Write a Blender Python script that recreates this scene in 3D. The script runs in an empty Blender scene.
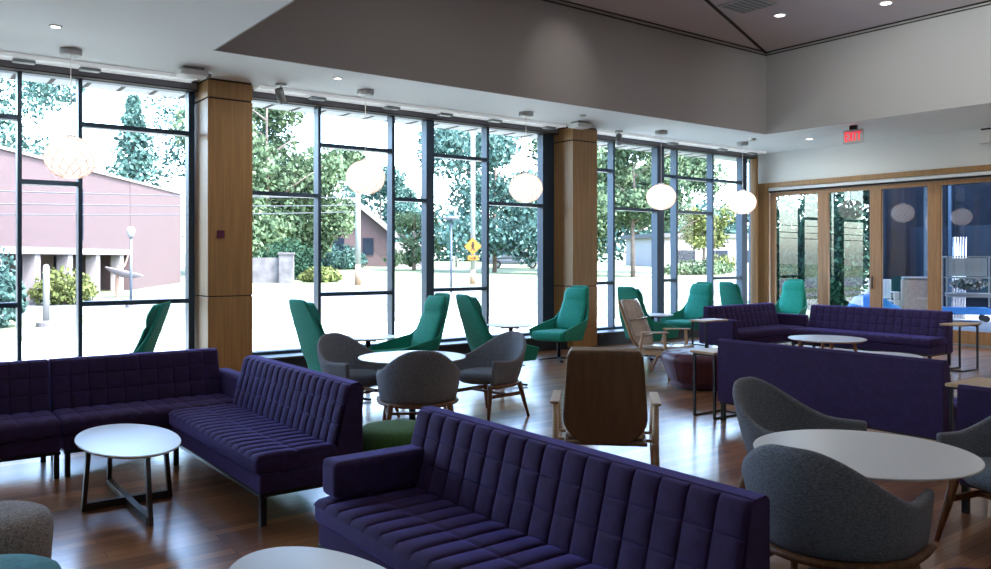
import bpy, bmesh, math, random
from mathutils import Vector, Matrix, noise
PI = math.pi
scn = bpy.context.scene
COL = scn.collection
random.seed(7)

# ---------------------------------------------------------------- materials
def mat(name, col, rough=0.6, metal=0.0, vary=0.0, vscale=8.0, bump=0.0, bscale=60.0, emit=None, estr=0.0, sheen=0.0, spec=0.5, stretch=None, vcol=None, coat=0.0):
    m = bpy.data.materials.new(name); m.use_nodes = True
    nt = m.node_tree; b = nt.nodes['Principled BSDF']
    b.inputs['Base Color'].default_value = (*col, 1)
    b.inputs['Roughness'].default_value = rough
    b.inputs['Metallic'].default_value = metal
    b.inputs['Specular IOR Level'].default_value = spec
    if coat: b.inputs['Coat Weight'].default_value = coat
    if sheen:
        b.inputs['Sheen Weight'].default_value = sheen
    if emit:
        b.inputs['Emission Color'].default_value = (*emit, 1)
        b.inputs['Emission Strength'].default_value = estr
    if vary or bump:
        tc = nt.nodes.new('ShaderNodeTexCoord'); mp = nt.nodes.new('ShaderNodeMapping')
        nt.links.new(tc.outputs['Object'], mp.inputs['Vector'])
        if stretch: mp.inputs['Scale'].default_value = stretch
    if vary:
        n = nt.nodes.new('ShaderNodeTexNoise'); n.inputs['Scale'].default_value = vscale
        n.inputs['Detail'].default_value = 4
        nt.links.new(mp.outputs['Vector'], n.inputs['Vector'])
        r = nt.nodes.new('ShaderNodeValToRGB')
        lo = tuple(c*(1-vary) for c in col); hi = tuple(min(1, c*(1+vary)) for c in (vcol or col))
        r.color_ramp.elements[0].position = .32; r.color_ramp.elements[1].position = .68
        r.color_ramp.elements[0].color = (*lo, 1); r.color_ramp.elements[1].color = (*hi, 1)
        nt.links.new(n.outputs['Fac'], r.inputs['Fac'])
        nt.links.new(r.outputs['Color'], b.inputs['Base Color'])
    if bump:
        n2 = nt.nodes.new('ShaderNodeTexNoise'); n2.inputs['Scale'].default_value = bscale
        nt.links.new(mp.outputs['Vector'], n2.inputs['Vector'])
        bp = nt.nodes.new('ShaderNodeBump'); bp.inputs['Strength'].default_value = bump; bp.inputs['Distance'].default_value = .01
        nt.links.new(n2.outputs['Fac'], bp.inputs['Height'])
        nt.links.new(bp.outputs['Normal'], b.inputs['Normal'])
    return m

def glass_mat(name, tint, f0, rough=0.0):
    m = bpy.data.materials.new(name); m.use_nodes = True
    nt = m.node_tree; nt.nodes.clear()
    out = nt.nodes.new('ShaderNodeOutputMaterial'); mix = nt.nodes.new('ShaderNodeMixShader')
    tr = nt.nodes.new('ShaderNodeBsdfTransparent'); tr.inputs['Color'].default_value = (*tint, 1)
    gl = nt.nodes.new('ShaderNodeBsdfGlossy'); gl.inputs['Roughness'].default_value = rough
    lw = nt.nodes.new('ShaderNodeFresnel'); lw.inputs['IOR'].default_value = f0
    nt.links.new(lw.outputs['Fac'], mix.inputs['Fac'])
    nt.links.new(tr.outputs[0], mix.inputs[1]); nt.links.new(gl.outputs[0], mix.inputs[2])
    nt.links.new(mix.outputs[0], out.inputs['Surface'])
    return m

def wood_floor():
    m = bpy.data.materials.new('floorboards'); m.use_nodes = True
    nt = m.node_tree; b = nt.nodes['Principled BSDF']
    tc = nt.nodes.new('ShaderNodeTexCoord')
    br = nt.nodes.new('ShaderNodeTexBrick'); br.offset = .37; br.offset_frequency = 3
    br.inputs['Scale'].default_value = 1; br.inputs['Brick Width'].default_value = 1.5; br.inputs['Row Height'].default_value = .085
    br.inputs['Mortar Size'].default_value = .0018; br.inputs['Mortar Smooth'].default_value = .1; br.inputs['Bias'].default_value = -.1
    br.inputs['Color1'].default_value = (.56, .255, .105, 1); br.inputs['Color2'].default_value = (.17, .062, .028, 1)
    br.inputs['Mortar'].default_value = (.05, .025, .015, 1)
    nt.links.new(tc.outputs['Object'], br.inputs['Vector'])
    mp = nt.nodes.new('ShaderNodeMapping'); mp.inputs['Scale'].default_value = (1.2, 26, 1)
    nt.links.new(tc.outputs['Object'], mp.inputs['Vector'])
    n = nt.nodes.new('ShaderNodeTexNoise'); n.inputs['Scale'].default_value = 2.2; n.inputs['Detail'].default_value = 5
    nt.links.new(mp.outputs['Vector'], n.inputs['Vector'])
    mx = nt.nodes.new('ShaderNodeMix'); mx.data_type = 'RGBA'; mx.blend_type = 'MULTIPLY'; mx.inputs['Factor'].default_value = .55
    rr = nt.nodes.new('ShaderNodeValToRGB'); rr.color_ramp.elements[0].position = .3; rr.color_ramp.elements[1].position = .7
    rr.color_ramp.elements[0].color = (.55, .5, .45, 1); rr.color_ramp.elements[1].color = (1, 1, 1, 1)
    nt.links.new(n.outputs['Fac'], rr.inputs['Fac'])
    nt.links.new(br.outputs['Color'], mx.inputs['A']); nt.links.new(rr.outputs['Color'], mx.inputs['B'])
    nt.links.new(mx.outputs['Result'], b.inputs['Base Color'])
    b.inputs['Roughness'].default_value = .30
    b.inputs['Specular IOR Level'].default_value = .6
    b.inputs['Coat Weight'].default_value = 1.0; b.inputs['Coat Roughness'].default_value = .21; b.inputs['Coat IOR'].default_value = 1.6
    bp = nt.nodes.new('ShaderNodeBump'); bp.inputs['Strength'].default_value = .08; bp.inputs['Distance'].default_value = .004
    nt.links.new(n.outputs['Fac'], bp.inputs['Height']); nt.links.new(bp.outputs['Normal'], b.inputs['Normal'])
    return m

def brick_mat(name, c1, c2, mortar, scale=1.0, dapple=False):
    m = bpy.data.materials.new(name); m.use_nodes = True
    nt = m.node_tree; b = nt.nodes['Principled BSDF']; b.inputs['Roughness'].default_value = .9
    tc = nt.nodes.new('ShaderNodeTexCoord'); mp = nt.nodes.new('ShaderNodeMapping')
    mp.inputs['Rotation'].default_value = (PI/2, 0, 0)
    nt.links.new(tc.outputs['Object'], mp.inputs['Vector'])
    br = nt.nodes.new('ShaderNodeTexBrick'); br.inputs['Scale'].default_value = scale
    br.inputs['Brick Width'].default_value = .22; br.inputs['Row Height'].default_value = .075; br.inputs['Mortar Size'].default_value = .008
    br.inputs['Color1'].default_value = (*c1, 1); br.inputs['Color2'].default_value = (*c2, 1); br.inputs['Mortar'].default_value = (*mortar, 1)
    nt.links.new(mp.outputs['Vector'], br.inputs['Vector'])
    nt.links.new(br.outputs['Color'], b.inputs['Base Color'])
    return m

M = {}
M['purple'] = mat('purple_fabric', (.029, .012, .070), .9, vary=.2, vscale=22, bump=.25, bscale=350, sheen=.6)
_p = M['purple'].node_tree.nodes['Principled BSDF']; _p.inputs['Sheen Roughness'].default_value = .35; _p.inputs['Sheen Tint'].default_value = (.32, .26, 1, 1)
M['green'] = mat('green_fabric', (.010, .30, .225), .85, vary=.12, vscale=30, bump=.2, bscale=400, sheen=.08)
M['greendark'] = mat('green_fabric_cushion', (.012, .34, .26), .85, vary=.1, vscale=30, bump=.2, bscale=400, sheen=.08)
M['grey'] = mat('grey_wool', (.19, .21, .26), .92, vary=.4, vscale=90, bump=.4, bscale=300, sheen=.1, stretch=(1, 1, 2.2))
M['greyin'] = mat('grey_wool_seat', (.14, .18, .24), .92, vary=.4, vscale=90, bump=.4, bscale=300, sheen=.08)
M['walnut'] = mat('walnut_wood', (.20, .085, .035), .45, vary=.35, vscale=5, stretch=(8, 8, 1))
M['beech'] = mat('pale_beech', (.52, .36, .22), .45, vary=.15, vscale=6, stretch=(1, 14, 14))
M['oak'] = mat('oak_veneer', (.36, .195, .075), .42, vary=.16, vscale=3.5, stretch=(9, 9, .35))
M['oakdoor'] = mat('oak_door_frame', (.34, .17, .065), .42, vary=.18, vscale=4, stretch=(10, 10, .4))
M['groove'] = mat('dark_groove', (.02, .012, .008), .8)
M['white_top'] = mat('white_laminate', (.74, .75, .77), .3)
M['white_edge'] = mat('white_edge', (.62, .62, .62), .5)
M['darkwood'] = mat('dark_stained_oak', (.022, .015, .012), .4, vary=.3, vscale=6, stretch=(2, 2, 10))
M['black'] = mat('black_metal', (.012, .012, .015), .35, metal=.3)
M['steel'] = mat('brushed_steel', (.55, .56, .58), .25, metal=1)
M['frame'] = mat('dark_aluminium', (.035, .068, .115), .38, metal=.2)
M['cover'] = mat('charcoal_cover', (.02, .022, .03), .4, metal=.2)
M['ledge'] = mat('grey_ledge', (.22, .25, .27), .35, metal=.3)
M['shade'] = mat('shade_cassette', (.16, .155, .18), .45, metal=.2)
M['ceil'] = mat('white_ceiling', (.82, .87, .89), .85)
M['wall'] = mat('white_wall', (.82, .84, .83), .8)
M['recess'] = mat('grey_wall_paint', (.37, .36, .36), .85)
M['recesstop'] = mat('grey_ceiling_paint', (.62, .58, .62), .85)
M['plastic'] = mat('pale_grey_plastic', (.50, .52, .53), .5)
M['greybox'] = mat('grey_metal_box', (.23, .25, .26), .5)
M['whitebox'] = mat('white_enamel', (.8, .8, .8), .4)
M['maroon'] = mat('maroon_leather', (.085, .022, .042), .38, vary=.15, vscale=10, bump=.1, bscale=90)
M['teal'] = mat('teal_wool', (.06, .28, .33), .9, vary=.15, vscale=40, bump=.3, bscale=300, sheen=.08)
M['greenpouf'] = mat('moss_green_wool', (.06, .17, .045), .9, vary=.15, vscale=40, bump=.3, bscale=300, sheen=.08)
M['tweed'] = mat('speckled_beige_wool', (.30, .26, .25), .95, vary=.5, vscale=120, bump=.4, bscale=300)
M['brown'] = mat('brown_veneer', (.21, .13, .078), .5, vary=.12, vscale=4, stretch=(8, 1, 1))
M['cream'] = mat('cream_padding_in_film', (.50, .42, .36), .22, vary=.15, vscale=9, bump=.5, bscale=22, coat=.6)
M['globe'] = mat('white_glass_globe', (.92, .88, .85), .5, emit=(1.0, .94, .91), estr=.85)
M['lattice'] = mat('woven_band', (.72, .56, .46), .6, emit=(1.0, .76, .62), estr=.3)
M['led'] = mat('lit_downlight', (1, 1, 1), .5, emit=(1.0, .95, .88), estr=9)
M['ledrim'] = mat('downlight_trim', (.8, .8, .8), .5)
M['ltrough'] = mat('slot_diffuser_added_glow', (.93, .95, .95), .3, emit=(.86, .95, 1.0), estr=.2)  # weak emission added to make the slot strip look bright
M['red'] = mat('lit_red_letters', (.7, .02, .03), .5, emit=(1, .03, .05), estr=1.0)
M['plate'] = mat('maroon_plate', (.10, .01, .05), .5)
M['glass'] = glass_mat('window_glass', (.93, .97, 1.0), 1.25)
M['doorglass'] = glass_mat('door_glass', (.66, .74, .84), 1.95)
M['floor'] = wood_floor()
# outdoors
M['asphalt'] = mat('pale_asphalt', (.135,.14,.15), .9, vary=.08, vscale=.6)
M['concrete'] = mat('pale_concrete', (.5,.5,.49), .9, vary=.06, vscale=2)
M['lawnfar'] = mat('green_lawn', (.125, .155, .075), .95, vary=.25, vscale=.5)
M['pavement'] = mat('grey_pavement', (.20,.20,.20), .9, vary=.06, vscale=2)
M['patiofloor'] = mat('patio_paving', (.26,.27,.29), .8, vary=.06, vscale=2)
M['lawn'] = mat('pale_bounce_lawn', (.60, .61, .52), .95, vary=.25, vscale=1.1)  # near lawn paled so it bounces more daylight onto the ceiling
M['brick'] = brick_mat('pink_brick', (.085, .053, .055), (.068, .043, .044), (.092, .066, .066))
M['brickwhite'] = mat('white_render', (.2, .18, .18), .8)
M['darkpane'] = mat('dark_pane', (.010, .016, .028), .4, spec=.15)
M['leafA'] = mat('leaf_mid', (.040, .085, .052), .8, spec=.08, vary=.5, vscale=.9, vcol=(.09, .13, .07))
M['leafB'] = mat('leaf_blue_green', (.030, .078, .075), .8, spec=.08, vary=.5, vscale=.9, vcol=(.065, .125, .11))
M['leafC'] = mat('leaf_yellow_green', (.10, .12, .04), .8, spec=.08, vary=.4, vscale=.9)
M['leafD'] = mat('leaf_deep', (.02, .05, .03), .8, spec=.08, vary=.5, vscale=1.2)
M['bark'] = mat('bark', (.16, .12, .10), .9, vary=.3, vscale=5)
M['polewhite'] = mat('white_painted_pole', (.22,.22,.22), .6)
M['polewood'] = mat('weathered_pole', (.28, .17, .12), .9)
M['polemetal'] = mat('grey_lamp_metal', (.09, .11, .14), .4, metal=.4)
M['yellow'] = mat('yellow_sign', (.30, .12, .002), .5)
M['carwhite'] = mat('white_car_paint', (.20,.21,.22), .25)
M['tyre'] = mat('tyre_rubber', (.02, .02, .02), .8)
M['roofgrey'] = mat('grey_roof', (.08,.08,.085), .8)
M['housewall'] = mat('pale_house_wall', (.28,.26,.26), .8)
M['stone'] = mat('grey_stone', (.10,.095,.10), .9, vary=.3, vscale=3)
M['wire'] = mat('cable', (.05, .05, .06), .6)
M['soffit'] = mat('overhang_boards', (.40, .39, .39), .7)
M['blue'] = mat('blue_tarp', (.03, .20, .55), .5, bump=.5, bscale=8)
M['patiodark'] = mat('dark_slate_cladding', (.010, .013, .020), .95, vary=.3, vscale=2, spec=.1)
M['tan'] = mat('tan_weave', (.34, .25, .20), .8, vary=.2, vscale=30)

# ---------------------------------------------------------------- mesh helpers
def newbm(): return bmesh.new()
def box(bm, x0, x1, y0, y1, z0, z1, mx=None):
    vs = [bm.verts.new(Vector(p)) for p in ((x0,y0,z0),(x1,y0,z0),(x1,y1,z0),(x0,y1,z0),(x0,y0,z1),(x1,y0,z1),(x1,y1,z1),(x0,y1,z1))]
    if mx is not None:
        for v in vs: v.co = mx @ v.co
    for f in ((0,3,2,1),(4,5,6,7),(0,1,5,4),(1,2,6,5),(2,3,7,6),(3,0,4,7)): bm.faces.new([vs[i] for i in f])
    return vs
def frame_of(d):
    d = d.normalized(); up = Vector((0,0,1)) if abs(d.z) < .95 else Vector((1,0,0))
    a = d.cross(up).normalized(); b = a.cross(d).normalized(); return a, b
def tube(bm, pts, rads, n=10, cap=True, sq=1.0):
    pts = [Vector(p) for p in pts]
    if not hasattr(rads, '__len__'): rads = [rads]*len(pts)
    rings = []; a = None
    for i, p in enumerate(pts):
        d = (pts[min(i+1, len(pts)-1)] - pts[max(i-1, 0)])
        if a is None: a, b = frame_of(d)
        else:
            dn = d.normalized(); a = (a - dn*a.dot(dn)).normalized(); b = a.cross(dn)
        rings.append([bm.verts.new(p + (a*math.cos(2*PI*k/n) + b*math.sin(2*PI*k/n)*sq)*rads[i]) for k in range(n)])
    for i in range(len(rings)-1):
        for k in range(n): bm.faces.new([rings[i][k], rings[i][(k+1)%n], rings[i+1][(k+1)%n], rings[i+1][k]])
    if cap:
        bm.faces.new(rings[0][::-1]); bm.faces.new(rings[-1])
def bar(bm, p, q, w, h):
    """rectangular bar from p to q: w sideways, h the other way"""
    p = Vector(p); q = Vector(q); a, b = frame_of(q-p); vs = []
    for c in (p, q):
        for s, t in ((-1,-1),(1,-1),(1,1),(-1,1)): vs.append(bm.verts.new(c + a*s*w/2 + b*t*h/2))
    for f in ((0,1,2,3),(7,6,5,4),(0,4,5,1),(1,5,6,2),(2,6,7,3),(3,7,4,0)): bm.faces.new([vs[i] for i in f])
def lathe(bm, prof, n=40, c=(0,0,0), ex=1.0, ey=1.0):
    c = Vector(c); rings = []
    for r, z in prof:
        if r < 1e-5: rings.append([bm.verts.new(c + Vector((0,0,z)))])
        else: rings.append([bm.verts.new(c + Vector((r*ex*math.cos(2*PI*k/n), r*ey*math.sin(2*PI*k/n), z))) for k in range(n)])
    for A, B in zip(rings, rings[1:]):
        for k in range(n):
            k2 = (k+1) % n
            if len(A) == 1 and len(B) == 1: continue
            if len(A) == 1: bm.faces.new([A[0], B[k2], B[k]])
            elif len(B) == 1: bm.faces.new([A[k], A[k2], B[0]])
            else: bm.faces.new([A[k], A[k2], B[k2], B[k]])
def prism(bm, poly, x0, x1):
    """extrude a (y,z) outline along x"""
    A = [bm.verts.new((x0, y, z)) for y, z in poly]; B = [bm.verts.new((x1, y, z)) for y, z in poly]
    n = len(poly)
    bm.faces.new(A); bm.faces.new(B[::-1])
    for i in range(n): bm.faces.new([A[i], B[i], B[(i+1)%n], A[(i+1)%n]])
def grid_solid(bm, P, thick):
    """P[i][j] grid of points -> closed slab of given thickness (offset along -normal)"""
    ni, nj = len(P), len(P[0]); N = []
    for i in range(ni):
        row = []
        for j in range(nj):
            du = P[min(i+1,ni-1)][j] - P[max(i-1,0)][j]; dv = P[i][min(j+1,nj-1)] - P[i][max(j-1,0)]
            n = du.cross(dv); row.append(n.normalized() if n.length > 1e-9 else Vector((0,0,1)))
        N.append(row)
    O = [[bm.verts.new(P[i][j]) for j in range(nj)] for i in range(ni)]
    I = [[bm.verts.new(P[i][j] - N[i][j]*thick) for j in range(nj)] for i in range(ni)]
    for i in range(ni-1):
        for j in range(nj-1):
            bm.faces.new([O[i][j], O[i+1][j], O[i+1][j+1], O[i][j+1]])
            bm.faces.new([I[i][j], I[i][j+1], I[i+1][j+1], I[i+1][j]])
    for i in range(ni-1):
        bm.faces.new([O[i][0], I[i][0], I[i+1][0], O[i+1][0]]); bm.faces.new([O[i][nj-1], O[i+1][nj-1], I[i+1][nj-1], I[i][nj-1]])
    for j in range(nj-1):
        bm.faces.new([O[0][j], O[0][j+1], I[0][j+1], I[0][j]]); bm.faces.new([O[ni-1][j], I[ni-1][j], I[ni-1][j+1], O[ni-1][j+1]])
def rbox(bm, x0, x1, y0, y1, z0, z1, r=.03, seg=3):
    vs = box(bm, x0, x1, y0, y1, z0, z1)
    es = {e for v in vs for e in v.link_edges}
    bmesh.ops.bevel(bm, geom=list(es), offset=r, segments=seg, affect='EDGES', profile=.5)

def obj(name, bm, m, parent=None, smooth=False, bevel=0, sub=0, loc=None):
    me = bpy.data.meshes.new(name)
    bmesh.ops.recalc_face_normals(bm, faces=bm.faces[:])
    bm.to_mesh(me); bm.free()
    me.materials.append(M[m] if isinstance(m, str) else m)
    if smooth:
        me.polygons.foreach_set('use_smooth', [True]*len(me.polygons))
    o = bpy.data.objects.new(name, me); COL.objects.link(o)
    if parent: o.parent = parent
    if loc: o.location = loc
    if bevel:
        md = o.modifiers.new('bevel', 'BEVEL'); md.width = bevel; md.segments = 2; md.limit_method = 'ANGLE'
        md.harden_normals = False
    if sub:
        md = o.modifiers.new('sub', 'SUBSURF'); md.levels = sub; md.render_levels = sub
    return o
def tag(o, label=None, cat=None, group=None, kind=None):
    if label: o['label'] = label
    if cat: o['category'] = cat
    if group: o['group'] = group
    if kind: o['kind'] = kind
    return o
def thing(name, label, cat, loc=(0,0,0), rz=0, group=None):
    o = bpy.data.objects.new(name, None); COL.objects.link(o); o.empty_display_size = .1
    o.location = loc; o.rotation_euler = (0,0,rz)
    return tag(o, label, cat, group)
def dup(root, loc, rz, label, group=None):
    r = root.copy(); COL.objects.link(r); r.location = loc; r.rotation_euler = (0,0,rz); r['label'] = label
    if group: r['group'] = group
    for ch in list(root.children):
        c = ch.copy(); COL.objects.link(c); c.parent = r
        for g in list(ch.children):
            d = g.copy(); COL.objects.link(d); d.parent = c
    return r
def struct(name, bm, m, **k):
    o = obj(name, bm, m, **k); o['kind'] = 'structure'; return o
def face(fx, fy):
    """rotation that turns local -y towards (fx,fy)"""
    return math.atan2(fy, fx) + PI/2

# ---------------------------------------------------------------- room shell
YW, XD, H, HT = 10.85, 15.3, 3.80, 5.27
TX0, TX1, TY0, TY1 = 2.88, 12.88, -1.5, 8.92
XL, YB = -6.0, -5.0
b = newbm(); box(b, XL-.2, XD+.15, YB-.2, YW+.25, -.2, 0); struct('floor', b, 'floor')
b = newbm()
box(b, XL-.2, XD+.25, TY1, YW+.3, H, H+.25); box(b, XL-.2, XD+.25, YB-.2, TY0, H, H+.25)
box(b, XL-.2, TX0, TY0, TY1, H, H+.25); box(b, TX1, XD+.25, TY0, TY1, H, H+.25)
struct('ceiling', b, 'ceil')
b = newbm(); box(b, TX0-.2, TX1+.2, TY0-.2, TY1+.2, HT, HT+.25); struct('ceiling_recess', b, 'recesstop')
b = newbm(); box(b, TX0-.2, TX1+.2, TY1, TY1+.2, H+.25, HT); box(b, TX0-.2, TX1+.2, TY0-.2, TY0, H+.25, HT); box(b, TX0-.2, TX0, TY0, TY1, H+.25, HT); box(b, TX1, TX1+.2, TY0, TY1, H+.25, HT); struct('wall_recess_back', b, 'wall')
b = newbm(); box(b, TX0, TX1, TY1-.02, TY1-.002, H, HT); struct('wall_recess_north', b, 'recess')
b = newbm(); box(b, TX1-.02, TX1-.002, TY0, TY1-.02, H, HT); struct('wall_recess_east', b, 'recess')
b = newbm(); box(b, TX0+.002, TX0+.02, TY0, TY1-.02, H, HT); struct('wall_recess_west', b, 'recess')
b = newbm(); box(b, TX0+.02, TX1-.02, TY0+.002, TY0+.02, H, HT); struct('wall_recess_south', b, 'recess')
# shadow gap strips and the fold line of the recess ceiling
b = newbm()
box(b, TX0, TX1, TY1-.10, TY1-.06, HT-.008, HT); box(b, TX1-.10, TX1-.06, TY0, TY1-.1, HT-.008, HT)
box(b, TX0, TX1, TY1-.03, TY1-.021, HT-.05, HT-.03); box(b, TX1-.03, TX1-.021, TY0, TY1-.03, HT-.05, HT-.03)
bar(b, (TX1-.02, TY1-.03, HT-.006), (5.0, 5.80, HT-.006), .05, .012)
struct('trim_1', b, 'groove')
b = newbm(); box(b, XL-.2, XL, YB-.2, YB+4, 0, H); box(b, XL-.2, XL, 9.5, YW, 0, H); box(b, XL-.2, XL, YB+4, 9.5, 0, H); struct('wall_west', b, 'wall')
b = newbm(); box(b, XL-.2, XD+.2, YB-.2, YB, 0, H); struct('wall_south', b, 'wall')
b = newbm(); box(b, XD, XD+.2, YB, 4.4, 0, H); box(b, XD, XD+.2, 4.4, YW+.1, 2.957, H); box(b, XD, XD+.2, 10.55, YW+.1, 0, 3.15); struct('wall_east', b, 'wall')
b = newbm(); box(b, XL, XD, YW-.05, YW+.15, 3.74, H); box(b, XL, XD, YW-.05, YW+.15, -.1, .2); struct('wall_north', b, 'frame')
# oak cladding of the corner and the beam above the folding doors
b = newbm(); box(b, XD-.05, XD-.005, 4.4, 10.84, 3.06, 3.16); box(b, XD-.05, XD-.005, 10.5, 10.845, 0, 3.06); struct('trim_2', b, 'oak')
b = newbm(); box(b, XD-.04, XD-.004, 4.4, 10.5, 2.99, 3.045); struct('trim_3', b, 'ceil')
b = newbm(); box(b, XD-.03, XD-.004, 4.4, 10.5, 2.95, 2.985); struct('trim_4', b, 'groove')
b = newbm(); box(b, 15.03, 15.12, 10.66, 10.79, .25, 3.72); struct('trim_5', b, 'oak')

# columns clad in oak, three stacked panels with open joints
for i, x in enumerate((-2.87, 3.26, 9.39)):
    b = newbm(); y0, y1, w = 10.28, 10.95, .57
    for z0, z1 in ((.02, 1.06), (1.075, 3.545), (3.565, 3.775)): box(b, x, x+w, y0, y1, z0, z1)
    o = struct('column_%d' % (i+1), b, 'oak', bevel=.004)
    b = newbm(); box(b, x+.012, x+w-.012, y0+.012, y1-.012, 0, H); c = obj('joint', b, 'groove', o)
# ledge heaters below the windows, shade cassettes and slot diffusers above
for i, (x0, x1) in enumerate(((XL, -2.89), (-2.28, 3.24), (3.85, 9.37), (9.98, 15.02))):
    b = newbm(); box(b, x0, x1, 10.40, YW-.06, 0, .215); o = struct('baseboard_north_%d' % (i+1), b, 'cover')
    b = newbm(); box(b, x0, x1, 10.38, YW-.06, .217, .235); obj('ledge', b, 'ledge', o)
    b = newbm(); box(b, x0, x1, 10.62, 10.74, 3.70, 3.775); o = struct('trim_%d' % (6+i), b, 'shade')
    b = newbm(); box(b, x0, x1, 10.615, 10.745, 3.685, 3.698); box(b, x0, x1, 10.6, 10.62, 3.777, 3.79); obj('edge', b, 'groove', o)
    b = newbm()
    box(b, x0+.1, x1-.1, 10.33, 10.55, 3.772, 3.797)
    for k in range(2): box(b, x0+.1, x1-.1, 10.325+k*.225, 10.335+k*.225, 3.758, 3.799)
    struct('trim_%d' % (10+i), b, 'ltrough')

# windows: (verticals as x-ranges), transoms (x0,x1,z)
WB = [
 (-2.28, 3.24, [(-2.28,-2.22),(-1.1,-1.05),(.07,.12),(1.255,1.30),(1.885,1.93),(3.165,3.24)],
  [(-2.22,-1.1,2.43),(-1.05,.07,3.16),(-1.05,.07,1.03),(.12,1.255,3.16),(.12,1.255,1.01),(1.30,1.885,2.43),(1.93,3.165,3.15),(1.93,3.165,1.0)]),
 (3.85, 9.37, [(3.85,3.93),(4.955,5.0),(6.15,6.2),(6.76,6.90),(7.92,7.97),(9.12,9.37)],
  [(3.93,4.955,2.43),(5.0,6.15,3.16),(5.0,6.15,1.03),(6.2,6.76,2.44),(6.9,7.92,3.16),(6.9,7.92,1.05),(7.97,9.12,2.45)]),
 (9.98, 15.2, [(9.98,10.05),(10.82,10.87),(12.02,12.22),(12.57,12.62),(13.69,13.735),(14.68,14.86),(15.12,15.2)],
  [(10.05,10.82,3.16),(10.05,10.82,1.09),(10.87,12.02,2.47),(12.22,12.57,3.16),(12.22,12.57,1.11),(12.62,13.69,3.15),(12.62,13.69,2.47),(13.735,14.68,3.16),(13.735,14.68,1.13)]),
 (XL, -2.89, [(XL,XL+.08),(-4.9,-4.85),(-3.9,-3.85),(-2.97,-2.89)], [(XL+.08,-4.9,3.16),(-4.85,-3.9,2.43),(-3.85,-2.97,3.16)]),
]
for i, (x0, x1, vs, ts) in enumerate(WB):
    b = newbm()
    for a, c in vs: box(b, a, c, 10.75, 10.90, .24, 3.74)
    for a, c, z in ts: box(b, a, c, 10.76, 10.90, z-.028, z+.028)
    box(b, x0, x1, 10.74, 10.91, .215, .275); box(b, x0, x1, 10.76, 10.90, 3.68, 3.74)
    o = struct('window_%d' % (i+1), b, 'frame')
    b = newbm()
    v = [b.verts.new(p) for p in ((x0+.02,10.87,.25),(x1-.02,10.87,.25),(x1-.02,10.87,3.7),(x0+.02,10.87,3.7))]; b.faces.new(v)
    obj('glass', b, 'glass', o)
# folding glass doors
stiles = [10.50, 9.27, 8.17, 7.075, 5.98, 4.885]
for i in range(5):
    y1 = stiles[i]; y0 = stiles[i+1]; b = newbm()
    sw = .115
    xa, xb = XD+.02, XD+.09
    box(b, xa, xb, y0, y0+sw, .03, 2.95); box(b, xa, xb, y1-sw, y1, .03, 2.95)
    box(b, xa, xb, y0+sw, y1-sw, 2.87, 2.95); box(b, xa, xb, y0+sw, y1-sw, .03, .26)
    o = struct('door_%d' % (i+1), b, 'oakdoor', bevel=.004)
    b = newbm(); v = [b.verts.new(p) for p in ((XD+.055,y0+sw,.25),(XD+.055,y1-sw,.25),(XD+.055,y1-sw,2.88),(XD+.055,y0+sw,2.88))]; b.faces.new(v)
    obj('glass', b, 'doorglass', o)
    if i in (1, 3):
        b = newbm(); bar(b, (xa-.04, y0+.045, .95), (xa-.04, y0+.045, 1.2), .02, .02); bar(b, (xa-.04, y0+.045, 1.0), (xa+.01, y0+.045, 1.0), .015, .015); bar(b, (xa-.04, y0+.045, 1.15), (xa+.01, y0+.045, 1.15), .015, .015)
        obj('door_handle', b, 'black', o)
b = newbm(); box(b, XD, XD+.12, 4.4, stiles[5], 0, 2.99); struct('trim_14', b, 'oakdoor')
b = newbm(); box(b, XD-.02, XD+.15, 4.4, 10.5, 0, .028); struct('trim_15', b, 'greybox')

# ---------------------------------------------------------------- ceiling fittings
def disc_light(name, x, y, z, r, label, group=None, on=True):
    t = thing(name, label, 'ceiling light', (x, y, z), 0, group)
    b = newbm(); lathe(b, [(r*.72, -.004), (r*.74, -.012), (r, -.010), (r*1.02, 0), (r*.7, 0)], 28); obj('trim_ring', b, 'ledrim', t, True)
    b = newbm(); lathe(b, [(0, -.006), (r*.73, -.006)], 28); obj('lens', b, 'led' if on else 'plastic', t)
    return t
dl = disc_light('downlight', 14.01, 8.75, H, .085, 'lit round downlight in the white ceiling above the folding doors near the exit sign', 'recessed downlights')
disc_light('downlight', 4.57, 9.34, H, .06, 'small round downlight in the white soffit between the two oak columns', 'recessed downlights')
disc_light('downlight', 1.36, 8.90, H, .06, 'small round downlight in the white soffit above the leftmost window', 'recessed downlights')
disc_light('downlight', 11.0, 7.37, HT, .10, 'lit downlight in the high grey ceiling beside the air vent', 'recessed downlights')
disc_light('downlight', 11.72, 6.09, HT, .10, 'lit downlight in the high grey ceiling, farther from the air vent', 'recessed downlights')
disc_light('downlight', 13.9, 5.45, H, .085, 'lit downlight at the edge of the white soffit near the wall speaker', 'recessed downlights')
t = thing('air_vent', 'grey square air vent in the high ceiling', 'vent', (10.16, 7.35, HT))
b = newbm(); box(b, -.3, .3, -.3, .3, -.02, 0); obj('vent_frame', b, 'plastic', t)
b = newbm()
for k in range(6): box(b, -.26, .26, -.25+k*.09, -.20+k*.09, -.028, -.021)
obj('vent_slats', b, 'greybox', t)
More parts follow.
